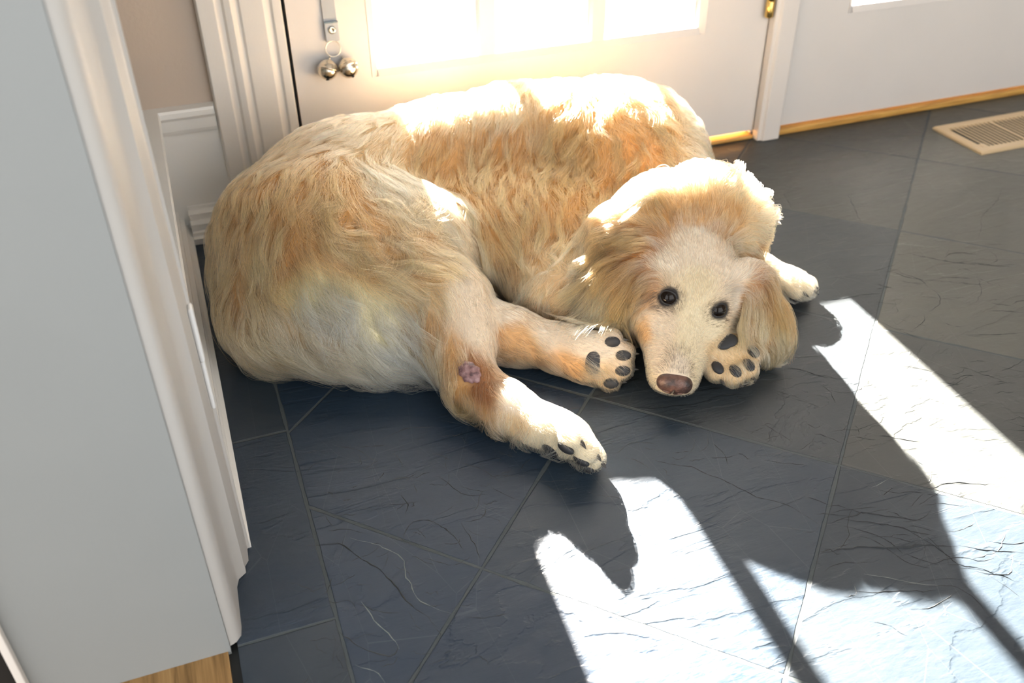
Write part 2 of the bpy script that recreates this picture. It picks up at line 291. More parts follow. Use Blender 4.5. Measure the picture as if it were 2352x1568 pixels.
hz.build('hinge', M_brass, d1, smooth=True)
pp = [(1.155, .0), (1.155, .016), (1.157, .019), (1.163, .019), (1.167, .024), (1.203, .024), (1.206, .021), (1.206, 0)]
o = MB().prism(pp, lambda a, b, t: (a, -b, t), .0005, 2.06).build('trim_10', M_white, bevel=.0015); struct(o, 'white upright post strip between the two doors', 'trim')
o = MB().box((1.1530, .007, .009), (1.2110, .08, 2.06)).build('trim_11', M_trim); struct(o, 'white mullion core between the two doors', 'trim')
o = MB().box((2.12, 0, 0), (2.9, .10, 2.06)).build('wall_right', M_white); struct(o, 'white wall panel beyond the plain door', 'wall')

o = MB().box((-1.6, -3.2, HT), (2.9, .12, HT+.05)).build('ceiling', M_white); struct(o, 'white ceiling above the entry', 'ceiling')
o = MB().box((2.9, -3.2, 0), (2.98, .12, HT)).build('wall_front', M_beige); struct(o, 'beige wall far to the side of the entry', 'wall')
# bells hung on the door
r = empty('bell_strap', (.313, -.006, .30)); tag(r, 'grey nylon strap with two round nickel bells hanging on the white door', 'door bells')
zs = np.linspace(.90, .300, 30); m = MB()
xc = lambda z: .3118+.0006*math.sin(z*9); yc = lambda z: -.0045-.0015*math.sin(z*14)
hw = lambda z: .0105
v = []; 
for z in zs: v += [(xc(z)-hw(z), yc(z), z), (xc(z)+hw(z), yc(z), z), (xc(z)+hw(z), yc(z)-.0018, z), (xc(z)-hw(z), yc(z)-.0018, z)]
f = [(4*i+j, 4*i+(j+1) % 4, 4*i+4+(j+1) % 4, 4*i+4+j) for i in range(29) for j in range(4)]+[(0, 1, 2, 3), (119, 118, 117, 116)]
m.add(v, f).build('strap', M_strap, r)
m = MB(); m.box((.3012, -.0088, .302), (.3236, -.0066, .333)); m.build('strap_loop', M_strap, r, bevel=.001)
MB().box((.3010, -.0094, .3305), (.3238, -.0064, .3335)).build('seam', M_strapd, r, bevel=.0008)
m = MB(); m.lathe([(.0002, 0), (.0058, 0), (.0064, .0012), (.0050, .0024), (.0026, .0026), (.0018, .0012), (.0002, .0012)], (.3125, -.0088, .320), (0, -1, 0)); m.build('snap', M_nickel, r, smooth=True)
MB().torus((.3110, -.0085, .2895), (0.1, -1, .15), .0125, .0009).build('ring', M_nickel, r, smooth=True)
def bell(c, ax):
    c = np.array(c); ax = np.array(ax)/np.linalg.norm(ax); R = .0166
    b = MB(); prof = [(.0002, -R)]+[(R*math.sin(a), -R*math.cos(a)) for a in np.linspace(.12, 1.50, 12)]+[(R*1.05, -.0008), (R*1.05, .0008)]+[(R*math.sin(a), -R*math.cos(a)) for a in np.linspace(1.64, 3.02, 12)]+[(.0002, R)]
    bo = b.lathe(prof, c, ax, 32).build('bell', M_nickel, r, smooth=True)
    s_ = MB(); u = np.cross(ax, (0, 1, 0)); u /= np.linalg.norm(u)
    f_ = c+ax*R*.985                         # dark bits stand in for the shaded openings at the mouth
    s_.lathe([(.0002, 0), (.0024, 0), (.0024, .0007), (.0002, .0007)], c+(ax*.72+np.array((0, -.69, 0)))*R*.985, ax*.72+np.array((0, -.69, 0)), 14)
    for t_ in np.linspace(-.8, .8, 13):
        d = ax*math.cos(t_)+np.array((0, -1, 0))*math.sin(t_); s_.box(tuple(c+d*R*.99-.00045), tuple(c+d*R*.99+.00045))
    s_.build('slot_shade', M_dark, bo)
    MB().torus(c-ax*(R+.002), u, .003, .0008, 20, 8).build('bell_loop', M_nickel, bo, smooth=True)
bell((.2962, -.0185, .2595), (-.35, -.42, -.85)); bell((.3304, -.0185, .2585), (.25, -.62, -.70))

# floor vent by the second door
vx0, vx1, vy0, vy1 = 1.533, 1.86, -.240, -.098
r = empty('floor_vent', ((vx0+vx1)/2, (vy0+vy1)/2, 0)); tag(r, 'tan metal floor vent set in the slate before the plain door', 'floor vent')
m = MB(); fz = .007; m.ring(vx0, vx1, vy0, vy1, .021, 0, fz); m.build('frame', M_vent, r)
MB().box((vx0+.02, vy0+.018, .0003), (vx1-.02, vy1-.018, .001)).build('duct_shade', M_dark, r)  # dark plate stands in for the shade of the cavity below the grille
i = 0; x = vx0+.022
m = MB()
while x < vx1-.022:
    wd = .0075 if i % 10 == 9 else .0036
    m.box((x+.0072, vy0+.019, fz-.0020), (x+.0072+wd, vy1-.019, fz-.0008)); x += .0072+wd; i += 1
m.box((vx0+.020, vy0+.019, .001), (vx0+.034, vy0+.034, fz-.0004)); m.build('grille', M_vent, r)
# little plastic latch bracket on the casing edge
r = MB().box((.0262, -.7885, .262), (.0312, -.7745, .322)).build('latch_bracket', M_plastic, bevel=.003); tag(r, 'small white plastic bracket fixed to the edge of the white casing', 'bracket')
MB().box((.0262, -.7865, .205), (.0304, -.7748, .262)).build('bracket_foot', M_plastic, r, bevel=.002)

def nrm(v): v=np.array(v,float); return v/np.linalg.norm(v)
# ---------- head frame ----------
NOSE=np.array([.575,-.733,.043])
HF=nrm((-.113,-.185,-.116)); HR=np.array([.857,-.497,-.13]); HR=nrm(HR-HF*(HR@HF)); HU=nrm(np.cross(HF,HR)); HU=HU if HU[2]>0 else -HU
def hd(s,r,u): return NOSE-HF*s+HR*r+HU*u      # s back from the nose, r to image right, u up
LIMB=False
PR=[]  # primitives: (kind, params..., k, group)
def rc(a,b,ra,rb,k=.03,g='t'): PR.append(('rc',np.array(a,float),np.array(b,float),ra,rb,k,'f' if LIMB else 't'))
def chain(pts,k=.03,g='t'):
    for (p,r),(q,s) in zip(pts[:-1],pts[1:]): rc(p,q,r,s,k,g)
def el(c,rad,axes=None,k=.03,g='t',sub=False):
    A=np.eye(3) if axes is None else np.array(axes,float)
    PR.append(('el',np.array(c,float),np.array(rad,float),A,k,'f' if LIMB else 't',g))
HA=np.array([-HF,HR,HU])
def frame(x,z=(0,0,1)):
    x=nrm(x); z=np.array(z,float); z=nrm(z-x*(z@x)); y=np.cross(z,x); return np.array([x,y,z])
def build():
    # torso along the curled spine
    chain([((.175,-.300,.115),.106),((.25,-.240,.128),.104),((.31,-.218,.124),.102),((.44,-.19,.134),.097),((.57,-.198,.134),.106),((.68,-.245,.143),.114)],.05)
    # shoulder and upper arm mass, chest
    el((.738,-.285,.130),(.112,.122,.118),k=.05)
    el((.60,-.36,.085),(.14,.14,.083),k=.05)
    el((.560,-.480,.064),(.112,.090,.064),k=.012)          # fore chest resting on floor
    el((.620,-.560,.055),(.075,.070,.054),k=.03)          # throat
    rc((.70,-.32,.13),(.752,-.445,.095),.100,.080,.04)     # neck
    el((.45,-.33,.085),(.13,.115,.080),k=.05)               # belly
    # near haunch and thigh
    el((.207,-.362,.112),(.140,.142,.106),k=.05)
    chain([((.21,-.36,.12),.096),((.29,-.430,.088),.074),((.345,-.505,.078),.051)],.05)
    rc((.24,-.335,.135),(.345,-.384,.122),.080,.066,.04)     # top of the thigh
    el((.225,-.487,.066),(.13,.070,.056),axes=frame((.9,-.40,-.1)),k=.04)   # feathered back of thigh
    el((.125,-.40,.07),(.070,.10,.066),k=.04)
    # near shank, hock, foot
    chain([((.345,-.505,.078),.052),((.340,-.568,.066),.040),((.334,-.638,.050),.030)],.03)
    chain([((.334,-.638,.047),.030),((.362,-.692,.038),.0285),((.388,-.735,.035),.0275)],.015)
    global LIMB
    LIMB=True   # limbs that only touch the body where they meet it
    # far hind leg
    chain([((.36,-.505,.048),.042),((.42,-.548,.040),.033),((.482,-.602,.036),.026),((.510,-.632,.036),.026)],.025)
    # front leg to the right
    chain([((.78,-.42,.06),.055),((.81,-.465,.042),.035),((.845,-.515,.033),.027)],.03)
    # front leg folded under the chin
    chain([((.74,-.50,.05),.045),((.71,-.60,.035),.033),((.682,-.640,.036),.028)],.02)
    paws()
    LIMB=False
    nearpaw()
    head()
PAWS={}
def paw(name,c,fwd,up,s=1.0,k=.012,spread=1.0):
    """a paw: toes point along fwd, the back of the foot faces up (the pads face -up)"""
    F=nrm(fwd); U=np.array(up,float); U=nrm(U-F*(U@F)); Rr=np.cross(F,U)
    c=np.array(c,float); PAWS[name]=(c,F,U,Rr,s)
    el(c-F*.005*s,(.036*s,.031*s,.023*s),axes=[F,Rr,U],k=k)
    for lat,fo,rr in ((-.027,.020,.0125),(-.010,.034,.0140),(.010,.034,.0140),(.027,.020,.0125)):
        a=c+Rr*lat*.75*s*spread+F*(fo-.016)*s+U*.003*s; b=c+Rr*lat*s*spread+F*fo*s-U*.004*s
        rc(a,b,rr*.95*s,rr*s,.0055)
def paws():
    paw('far_hind',(.508,-.638,.038),(.90,-.43,.02),(.25,.85,-.35),1.05)
    paw('front_out',(.868,-.545,.028),(.75,-.65,-.05),(.1,.1,1),.95)
    paw('front_folded',(.674,-.690,.039),(.12,-.90,-.30),(.10,.40,-.90),1.05)
def nearpaw():
    paw('near_hind',(.410,-.765,.036),(.50,-.86,-.06),(.55,.62,.50),1.15)
def head():
    el(hd(.148,0,-.014),(.066,.072,.050),axes=HA,k=.025)      # skull
    el(hd(.180,0,-.022),(.050,.073,.046),axes=HA,k=.03)
    for r in (-1,1):
        el(hd(.132,r*.027,.026),(.026,.024,.019),axes=HA,k=.018)        # brows
        rc(hd(.020,r*.012,-.016),hd(.100,r*.024,-.014),.0210,.0285,.015)   # flews
        el(hd(.128,r*.043,-.016),(.05,.024,.034),axes=HA,k=.025)   # cheeks
    rc(hd(.020,0,-.003),hd(.098,0,.006),.020,.024,.02)         # muzzle bridge
    el(hd(.006,0,.000),(.010,.018,.014),axes=HA,k=.008)       # nose stub
    # neck behind the skull, thick ruff
    rc(hd(.200,0,-.03),(.755,-.44,.100),.062,.082,.03)
    chain([((.598,-.520,.142),.048),((.662,-.510,.160),.050),((.730,-.520,.172),.050),((.774,-.530,.136),.043),((.768,-.545,.075),.034)],.028)
    # ears: flaps hanging from the side of the skull
    for q,nh,pts in ((-1,HU*.7-HR*.5+HF*.3,((.175,-.060,.015),(.148,-.094,-.012),(.112,-.118,-.050))),(1,HU*.6+HR*.5+HF*.5,((.173,.062,.020),(.145,.104,-.014),(.103,.130,-.060)))):
        a,b,e=[hd(*p) for p in pts]
        o=nrm(nh)*.003; a=a+o*.5; b=b+o; e=e+o
        d=frame(b-a,nh); el((a+b)/2,(.040,.038,.016),axes=d,k=.014)
        d=frame(e-b,nh); el((b+e)/2,(.046,.042,.015),axes=d,k=.010)
def evalsdf(lo,hi,vox):
    A=evalgroup(lo,hi,vox,'t'); B=evalgroup(lo,hi,vox,'f'); k=.012
    h=np.maximum(k-np.abs(A-B),0)/k
    return np.minimum(A,B)-h*h*k*.25
def evalgroup(lo,hi,vox,gr):
    n=np.ceil((np.array(hi)-lo)/vox).astype(int)+1
    D=np.full(n,1.0,np.float32)
    ax=[lo[i]+vox*np.arange(n[i]) for i in range(3)]
    for p in PR:
        if p[6 if p[0]=='rc' else 5]!=gr: continue
        if p[0]=='rc':
            _,a,b,ra,rb,k=p[:6]; mn=np.minimum(a-ra,b-rb); mx=np.maximum(a+ra,b+rb); 
        else:
            _,c,rad,A,k=p[:5]; e=np.sqrt(((A*rad[:,None])**2).sum(0)); mn=c-e; mx=c+e
        m=k+.035
        i0=np.maximum(0,np.floor((mn-m-lo)/vox).astype(int)); i1=np.minimum(n,np.ceil((mx+m-lo)/vox).astype(int)+1)
        if (i1<=i0).any(): continue
        X,Y,Z=np.meshgrid(*[ax[i][i0[i]:i1[i]] for i in range(3)],indexing='ij')
        if p[0]=='rc':
            ab=b-a; L2=ab@ab; t=((X-a[0])*ab[0]+(Y-a[1])*ab[1]+(Z-a[2])*ab[2])/L2
            L=np.sqrt(L2); sl=(rb-ra)/L
            dx=np.sqrt(np.maximum(0,(X-a[0])**2+(Y-a[1])**2+(Z-a[2])**2-t*t*L2))
            t=np.clip(t+dx*sl/L,0,1)
            d=np.sqrt((X-a[0]-t*ab[0])**2+(Y-a[1]-t*ab[1])**2+(Z-a[2]-t*ab[2])**2)-(ra+t*(rb-ra))
        else:
            q=np.stack([X-c[0],Y-c[1],Z-c[2]],-1)@A.T
            k0=np.sqrt(((q/rad)**2).sum(-1)); k1=np.sqrt(((q/rad**2)**2).sum(-1))+1e-9
            d=k0*(k0-1)/k1; d=np.where(k0<.3,-rad.min()*.7,d)
        S=D[i0[0]:i1[0],i0[1]:i1[1],i0[2]:i1[2]]
        h=np.maximum(k-np.abs(S-d),0)/k
        S[...]=np.minimum(S,d)-h*h*k*.25
    return D
def surfnet(D,lo,vox):
    n=np.array(D.shape); s=D<0
    idx=np.full(n-1,-1,np.int64)
    c=np.zeros(n-1,np.int8)
    for i in (0,1):
        for j in (0,1):
            for k in (0,1): c+=s[i:n[0]-1+i,j:n[1]-1+j,k:n[2]-1+k]
    act=(c>0)&(c<8); I=np.argwhere(act); idx[act]=np.arange(len(I))
    P=np.zeros((len(I),3)); W=np.zeros(len(I))
    C=[(i,j,k) for i in (0,1) for j in (0,1) for k in (0,1)]
    for a in range(8):
        for b in range(a+1,8):
            if sum(abs(C[a][m]-C[b][m]) for m in range(3))!=1: continue
            da=D[tuple((I+C[a]).T)]; db=D[tuple((I+C[b]).T)]
            m=(da<0)!=(db<0); t=np.where(m,da/(da-db+1e-12),0)[:,None]
            P+=np.where(m[:,None],np.array(C[a])+t*(np.array(C[b])-np.array(C[a])),0); W+=m
    V=lo+(I+P/W[:,None])*vox
    Q=[]
    for axn in range(3):
        o=[np.array(v) for v in ((1,0,0),(0,1,0),(0,0,1))]
        u=o[(axn+1)%3]; v=o[(axn+2)%3]
        sl0=[slice(1,n[m]-1) for m in range(3)]; sl1=list(sl0)
        sl0[axn]=slice(0,n[axn]-1); sl1[axn]=slice(1,n[axn])
        A=s[tuple(sl0)]; B=s[tuple(sl1)]
        off=np.array([1,1,1]); off[axn]=0
        for flip,mm in ((False,A&~B),(True,~A&B)):
            J=np.argwhere(mm)+off
            q=np.stack([idx[tuple((J-u-v).T)],idx[tuple((J-v).T)],idx[tuple(J.T)],idx[tuple((J-u).T)]],1)
            Q.append(q[:,::-1] if flip else q)
    return V,np.concatenate(Q)
# ------------------------------------------------------------------ the dog: one continuous skin grown from blended volumes
build()
LO, HI, VX = np.array([0.0, -.90, -.03]), np.array([1.0, .0, .34]), .0036
D = evalsdf(LO, HI, VX)
def tri(p):
    q = np.clip((p-LO)/VX, 0, np.array(D.shape)-1.001); i = q.astype(np.int64); f = (q-i).astype(np.float32); o = 0
    for a in (0, 1):
        for b in (0, 1):
            for e in (0, 1):
                o = o+(f[:, 0] if a else 1-f[:, 0])*(f[:, 1] if b else 1-f[:, 1])*(f[:, 2] if e else 1-f[:, 2])*D[i[:, 0]+a, i[:, 1]+b, i[:, 2]+e]
    return o
def grad(p, e=.004):
    g = np.stack([tri(p+np.eye(3)[i]*e)-tri(p-np.eye(3)[i]*e) for i in range(3)], 1); return g/(np.linalg.norm(g, axis=1)[:, None]+1e-9)
SV, SQ = surfnet(D, LO, VX)
SV[:, 2] = np.maximum(SV[:, 2], .0015)
bvh = BVHTree.FromPolygons([tuple(v) for v in SV], [tuple(int(i) for i in q) for q in SQ])
def hit(px, py):
    d = ray(px, py); r = bvh.ray_cast(Vector(CAM_POS), Vector(d)); return None if r[0] is None else np.array(r[0])
def near(p):
    r = bvh.find_nearest(Vector(p)); return np.array(r[0]), np.array(r[1])
# colours of the coat
CC = dict(G=(.67, .375, .15), D=(.58, .32, .12), C=(.88, .63, .36), W=(.93, .78, .53), P=(.34, .15, .06), K=(.05, .04, .04), F=(.93, .78, .60), L=(.77, .47, .225), E=(.54, .255, .085), Y=(.98, .89, .60))
# combing guides: place on the coat, the way the hair falls there, length (cm), lift, wave, colour
GD = """560 450 -.35 1 4 .2 .3 G|520 560 -.25 1 5 .2 .4 G|505 650 .05 1 6 .25 .6 D|540 720 .4 1 7 .2 .7 L|620 740 .5 .9 7 .2 .6 C|650 600 .25 1 5 .2 .5 G|600 520 -.05 1 5 .2 .4 G|680 420 -.4 1 4 .2 .3 G
700 340 -1 .6 3 .2 .2 L|800 310 -1 .35 3 .2 .2 C|900 290 -.8 .6 2.5 .2 .2 C|760 400 .1 1 5 .2 .6 G|850 400 .9 .6 5 .2 .6 C|930 420 1 .6 4 .2 .3 C|1000 480 .8 .75 4 .2 .4 C|800 480 .4 1 5 .25 1 G|880 500 .9 .6 5 .3 1 L
950 540 1 .4 5 .3 1 L|760 560 .8 .6 5 .25 .8 G|850 600 1 .3 5 .2 .6 G|950 610 1 .3 4 .2 .5 G|1050 560 .7 .9 3 .2 .3 C|700 670 .5 .9 6 .2 .6 Y|800 690 .45 1 6 .2 .6 Y|880 740 .6 1 6 .15 .4 Y|750 770 1 .7 7 .2 .4 C|870 810 1 .45 6 .2 .3 Y
960 760 .35 1 5 .2 .3 L|980 680 .3 1 3 .2 .2 C|1060 680 .12 1 1.4 .15 .1 F|1095 750 .2 1 1.1 .15 .1 F|1030 820 .2 1 3 .3 .4 L|1080 850 .2 1 1.2 .2 .2 P|1105 900 .2 1 2.5 .35 .6 P|1050 880 .1 1 3 .35 .5 G|1100 950 -.4 1 3.2 .4 .6 L|1180 920 .8 .7 .9 .15 .1 F|1250 970 .8 .6 1.1 .15 .1 W|1180 980 .2 1 2.6 .4 .5 C
1330 1010 1 .45 1.0 .25 .2 W|1300 1045 -.6 .6 2.6 .3 .3 W|1365 1030 1 .3 1.0 .3 .2 W|1240 1020 .1 1 2 .3 .3 W|1000 330 -.3 1 3 .2 .2 G|1000 270 -.2 1 2.5 .2 .2 C|1150 250 -.3 1 2.5 .2 .2 C|1150 350 -.15 1 3.5 .2 .2 G|1050 420 .15 1 3.5 .2 .2 G|1120 520 .45 1 4 .2 .3 G|1200 480 .05 1 4 .2 .3 G
1150 620 .4 1 4 .2 .3 L|1230 380 -.1 1 4 .2 .3 G|1330 300 -.4 1 4 .35 .6 D|1400 270 .4 .9 3.5 .35 .9 G|1500 270 .6 .8 3.5 .35 .9 G|1300 420 -.2 1 3.5 .3 .4 D|1370 430 -.1 1 3.5 .3 .4 D|1450 350 .3 .8 3.2 .3 .7 G|1600 290 .8 .6 3 .3 .5 C|1605 335 .7 .6 2.5 .5 .4 C|1280 520 -.1 1 3.5 .25 .4 G|1230 560 .1 1 3.5 .25 .3 L
1500 440 -.7 .35 3.4 .35 .5 C|1590 425 -.2 -1 2.5 .45 .3 C|1690 430 .5 -.8 2.8 .5 .3 C|1740 480 1 -.3 2.8 .7 .3 C|1740 550 .9 .3 2.4 .4 .3 C|1600 480 0 -1 2 .35 .15 G|1530 490 -.5 -1 2.2 .3 .2 G|1680 490 .3 -1 2.2 .3 .15 G|1600 535 0 -1 1.1 .25 .1 F|1600 505 0 -1 1.5 .3 .1 L|1600 580 0 -1 .8 .2 .05 F|1600 640 0 -1 .6 .15 .05 W|1535 600 -.5 -.8 .8 .2 .05 F|1690 620 .5 -.8 .8 .2 .05 F
1590 730 -.1 -1 .45 .12 0 W|1580 790 0 -1 .45 .12 0 W|1515 750 -.8 -.4 .55 .15 0 F|1500 820 -.9 .1 .7 .15 0 F|1480 760 -.3 .9 1.0 .15 .1 L|1640 760 .7 -.3 .5 .15 0 W|1560 845 0 -1 .4 .1 0 F|1490 865 -.7 .6 .8 .2 0 W|1605 845 .8 .3 .6 .2 0 W|1690 690 .8 -.2 .8 .2 0 F
1480 560 -1 .25 3.5 .25 .3 E|1430 590 -.9 .5 5 .25 .5 E|1390 630 -.8 .75 6 .25 .5 G|1440 650 -.6 .85 6 .25 .5 E|1400 690 -.5 .8 5 .2 .5 C|1470 640 -.5 1 3.4 .2 .4 E|1450 700 -.7 .8 3 .2 .4 L|1735 590 .3 1 3.5 .25 .2 E|1760 660 .35 1 4 .25 .3 E|1782 690 .4 1 4 .25 .4 E|1730 720 .05 1 4 .25 .3 L|1760 760 .15 1 3.5 .25 .4 L|1710 690 -.1 1 4 .25 .3 G
1300 600 -.3 1 2.5 .3 .9 C|1370 600 -.3 1 3 .25 .7 L|1230 680 -.5 .7 2.5 .3 .5 C|1320 700 -.2 1 2.2 .2 .5 L|1400 735 -.2 1 1.6 .2 .3 G|1250 720 -.3 1 1.8 .2 .3 L|1150 720 .8 .5 1.3 .2 .2 F|1180 770 .9 .5 2 .2 .3 L|1250 770 1 .3 1.4 .2 .2 F|1200 790 .9 .5 2.5 .3 .3 L|1310 840 .9 .4 2.4 .3 .3 L|1340 790 1 .2 1.2 .2 .2 F|1390 790 1 .1 .8 .2 .1 F|1370 860 .5 1 1.6 .35 .3 C
1780 600 .8 .5 1.3 .25 .1 W|1830 625 .8 .5 1.6 .3 .2 W|1840 660 .7 .6 1.8 .3 .2 W|1640 800 .5 .8 .7 .2 .1 C|1690 830 .5 .8 1.4 .3 .2 C|1655 860 .1 1 1.2 .3 .2 C|860 838 1 .3 6 .5 .3 Y|700 808 1 .5 6 .45 .3 C|570 765 .6 .8 6 .45 .4 L|950 832 1 .5 5 .4 .3 Y""".replace('\n', '|').split('|')
GP, GT, GN, GL, GF, GW, GC = [], [], [], [], [], [], []
for g_ in GD:
    a_ = g_.split(); px, py, dx, dy, L_, lf, wv_ = map(float, a_[:7]); h = hit(px, py)
    if h is None: print('guide off the coat', g_); continue
    n_ = grad(h[None])[0]; sl = math.hypot(dx, dy)
    t_ = RT*dx/sl-UP*dy/sl                    # image direction, turned into the skin's tangent plane
    vd = ray(px, py); den = n_@vd
    if abs(den) > .12: t_ = t_-vd*(n_@t_)/den
    t_ = t_-n_*(n_@t_); t_ /= np.linalg.norm(t_)+1e-9
    GP.append(h); GT.append(t_); GN.append(n_); GL.append(L_/100*(1.35 if L_ > 2.2 else 1)); GF.append(lf*.85); GW.append(wv_); GC.append(CC[a_[7]])
GP, GT, GN, GL, GF, GW, GC = map(np.array, (GP, GT, GN, GL, GF, GW, GC))
def comb(p, n):
    """direction, length, lift, wave and colour of the coat at places p with normals n"""
    out = []
    for s in range(0, len(p), 20000):
        a, b = p[s:s+20000], n[s:s+20000]
        d2 = ((a[:, None]-GP[None])**2).sum(2)+.0022*(1-b@GN.T)
        wt = 1/(d2+1.5e-5)**2; wt /= wt.sum(1)[:, None]; wc = 1/(d2+2e-5)**2.4; wc /= wc.sum(1)[:, None]
        out.append(np.concatenate([wt@GT, wt@np.stack([GL, GF, GW], 1), wc@GC], 1))
    o = np.concatenate(out); T = o[:, :3]-n*(o[:, :3]*n).sum(1)[:, None]; T /= np.linalg.norm(T, axis=1)[:, None]+1e-9
    return T, o[:, 3], o[:, 4], o[:, 5], o[:, 6:9]
def onskin(px, py, dz=.0):
    h = hit(px, py); return h, grad(h[None])[0]
# face landmarks on the skin
EYE = [onskin(1535, 684), onskin(1655, 713)]
NZ = onskin(1556, 884)
SORE = onskin(1080, 856); EYEC0 = [p_-n_*.0075 for p_, n_ in EYE]
M_skin = mat('dog_skin', (.5, .35, .2), .8)
ca_node = M_skin.node_tree.nodes.new('ShaderNodeVertexColor'); ca_node.layer_name = 'coat'
M_skin.node_tree.links.new(ca_node.outputs[0], M_skin.node_tree.nodes['Principled BSDF'].inputs['Base Color'])
me = bpy.data.meshes.new('dog'); me.from_pydata([tuple(v) for v in SV], [], [tuple(int(i) for i in q) for q in SQ]); me.materials.append(M_skin)
me.polygons.foreach_set('use_smooth', [True]*len(me.polygons))
bm = bmesh.new(); bm.from_mesh(me)
for _ in range(2): bmesh.ops.smooth_vert(bm, verts=bm.verts, factor=.5, use_axis_x=True, use_axis_y=True, use_axis_z=True)
bm.to_mesh(me); bm.free()
dog = bpy.data.objects.new('dog', me); COL.objects.link(dog)
tag(dog, 'golden retriever lying curled on the slate floor with its chin down, looking up', 'dog')
NV = grad(SV); vc = comb(SV, NV)[4]
for e_ in EYEC0:
    kk = np.clip((.0172-np.linalg.norm(SV-e_, axis=1))/.003, 0, 1)[:, None]; vc = vc*(1-kk)+np.array(CC['K'])*.4*kk
VC = me.color_attributes.new('coat', 'FLOAT_COLOR', 'POINT'); VC.data.foreach_set('color', np.concatenate([vc*.75, np.ones((len(vc), 1))], 1).astype(np.float32).ravel())
# eyes, lids, nose
M_eye = mat('eye_brown', (.008, .004, .002), .06, spec=.3); M_lid = mat('dark_lid', (.010, .008, .008), .5); M_nose = mat('nose_leather', (.075, .040, .030), .38)
M_pad = mat('paw_leather', (.022, .022, .024), .6); M_claw = mat('claw', (.05, .045, .04), .35); M_sore = mat('bare_skin', (.34, .17, .17), .5)
k = NT(M_nose); g = k.n('NewGeometry'); v_ = k.n('TexVoronoi', i_Scale=420.); k.l(g.outputs['Position'], v_.inputs['Vector']); bp = k.n('Bump', i_Strength=.5, i_Distance=.0008); k.l(v_.outputs['Distance'], bp.inputs['Height']); k.l(bp.outputs[0], k.b.inputs['Normal'])
k.l(k.ramp(k.noise(g.outputs['Position'], 70, 2), [(.35, (.035, .022, .020)), (.62, (.15, .075, .055))]), k.b.inputs['Base Color'])
k = NT(M_sore); g = k.n('NewGeometry'); k.l(k.ramp(k.noise(g.outputs['Position'], 150, 4), [(.3, (.06, .03, .035)), (.5, (.26, .14, .14)), (.7, (.40, .25, .25))]), k.b.inputs['Base Color'])
EYEC = []
for i_, (p_, n_) in enumerate(EYE):
    look = nrm(CAM_POS-p_); c_ = p_-n_*.0075; EYEC.append(c_)
    A_ = frame(np.cross(look, (0, 0, 1)), look)
    eb = MB().ball(c_, (.0122, .0122, .0122), A_, 32, 20).build('eye', M_eye, dog, smooth=True)
    ax_ = nrm(n_*.75+look*.25); u_ = nrm(HR-ax_*(HR@ax_)); w_ = np.cross(ax_, u_)
    tilt = (-.30, .30)[i_]
    u2 = u_*math.cos(tilt)+w_*math.sin(tilt); w2 = np.cross(ax_, u2); lid = MB(); N_, M_ = 36, 10; vv = []
    for a in range(N_):
        th = 2*math.pi*a/N_; rx, ry = .0108, .0085
        d_ = u2*math.cos(th)*rx+w2*math.sin(th)*ry; c0 = c_+d_+ax_*(math.sqrt(max(1e-6, .0119**2-(d_@d_)))*.95)
        ra = .0017*(1+.3*abs(math.cos(th)))
        for b_ in range(M_):
            ph = 2*math.pi*b_/M_; vv.append(c0+nrm(d_)*ra*math.cos(ph)+ax_*ra*.8*math.sin(ph))
    lid.add(vv, [(a*M_+b_, ((a+1) % N_)*M_+b_, ((a+1) % N_)*M_+(b_+1) % M_, a*M_+(b_+1) % M_) for a in range(N_) for b_ in range(M_)])
    lid.build('eyelid', M_lid, dog, smooth=True)
# nose leather: rounded pad with two nostrils and a groove, cut from a small volume
def nosevol():
    c_ = hd(-.001, 0, .001); lo = c_-.03; vx = .0010; n = 61
    ax = [lo[i]+vx*np.arange(n) for i in range(3)]; X_, Y_, Z_ = np.meshgrid(*ax, indexing='ij'); Q = np.stack([X_, Y_, Z_], -1)-NOSE
    s = -(Q@HF); r = Q@HR; u = Q@HU
    def E(c, rad): 
        a = np.sqrt(((s-c[0])/rad[0])**2+((r-c[1])/rad[1])**2+((u-c[2])/rad[2])**2); return (a-1)*min(rad)
    def sm(a, b, k_): h = np.maximum(k_-np.abs(a-b), 0)/k_; return np.minimum(a, b)-h*h*k_*.25
    d = sm(E((.004, 0, .003), (.0140, .0225, .0142)), E((.002, 0, -.007), (.010, .013, .0105)), .006)
    for q_ in (-1, 1):
        d = sm(d, E((.003, q_*.0125, -.002), (.010, .0088, .0085)), .005)
        d = -sm(-d, E((-.0065, q_*.0090, -.0020), (.008, .0042, .0036)), .002)
        d = -sm(-d, E((-.002, q_*.0165, -.0055), (.010, .0040, .0022)), .002)
    d = -sm(-d, E((-.008, 0, -.006), (.006, .0012, .012)), .002)
    return surfnet(d.astype(np.float32), lo, vx)
nv, nq = nosevol(); m = MB(); m.add(nv, nq); no_ = m.build('nose', M_nose, dog, smooth=True)
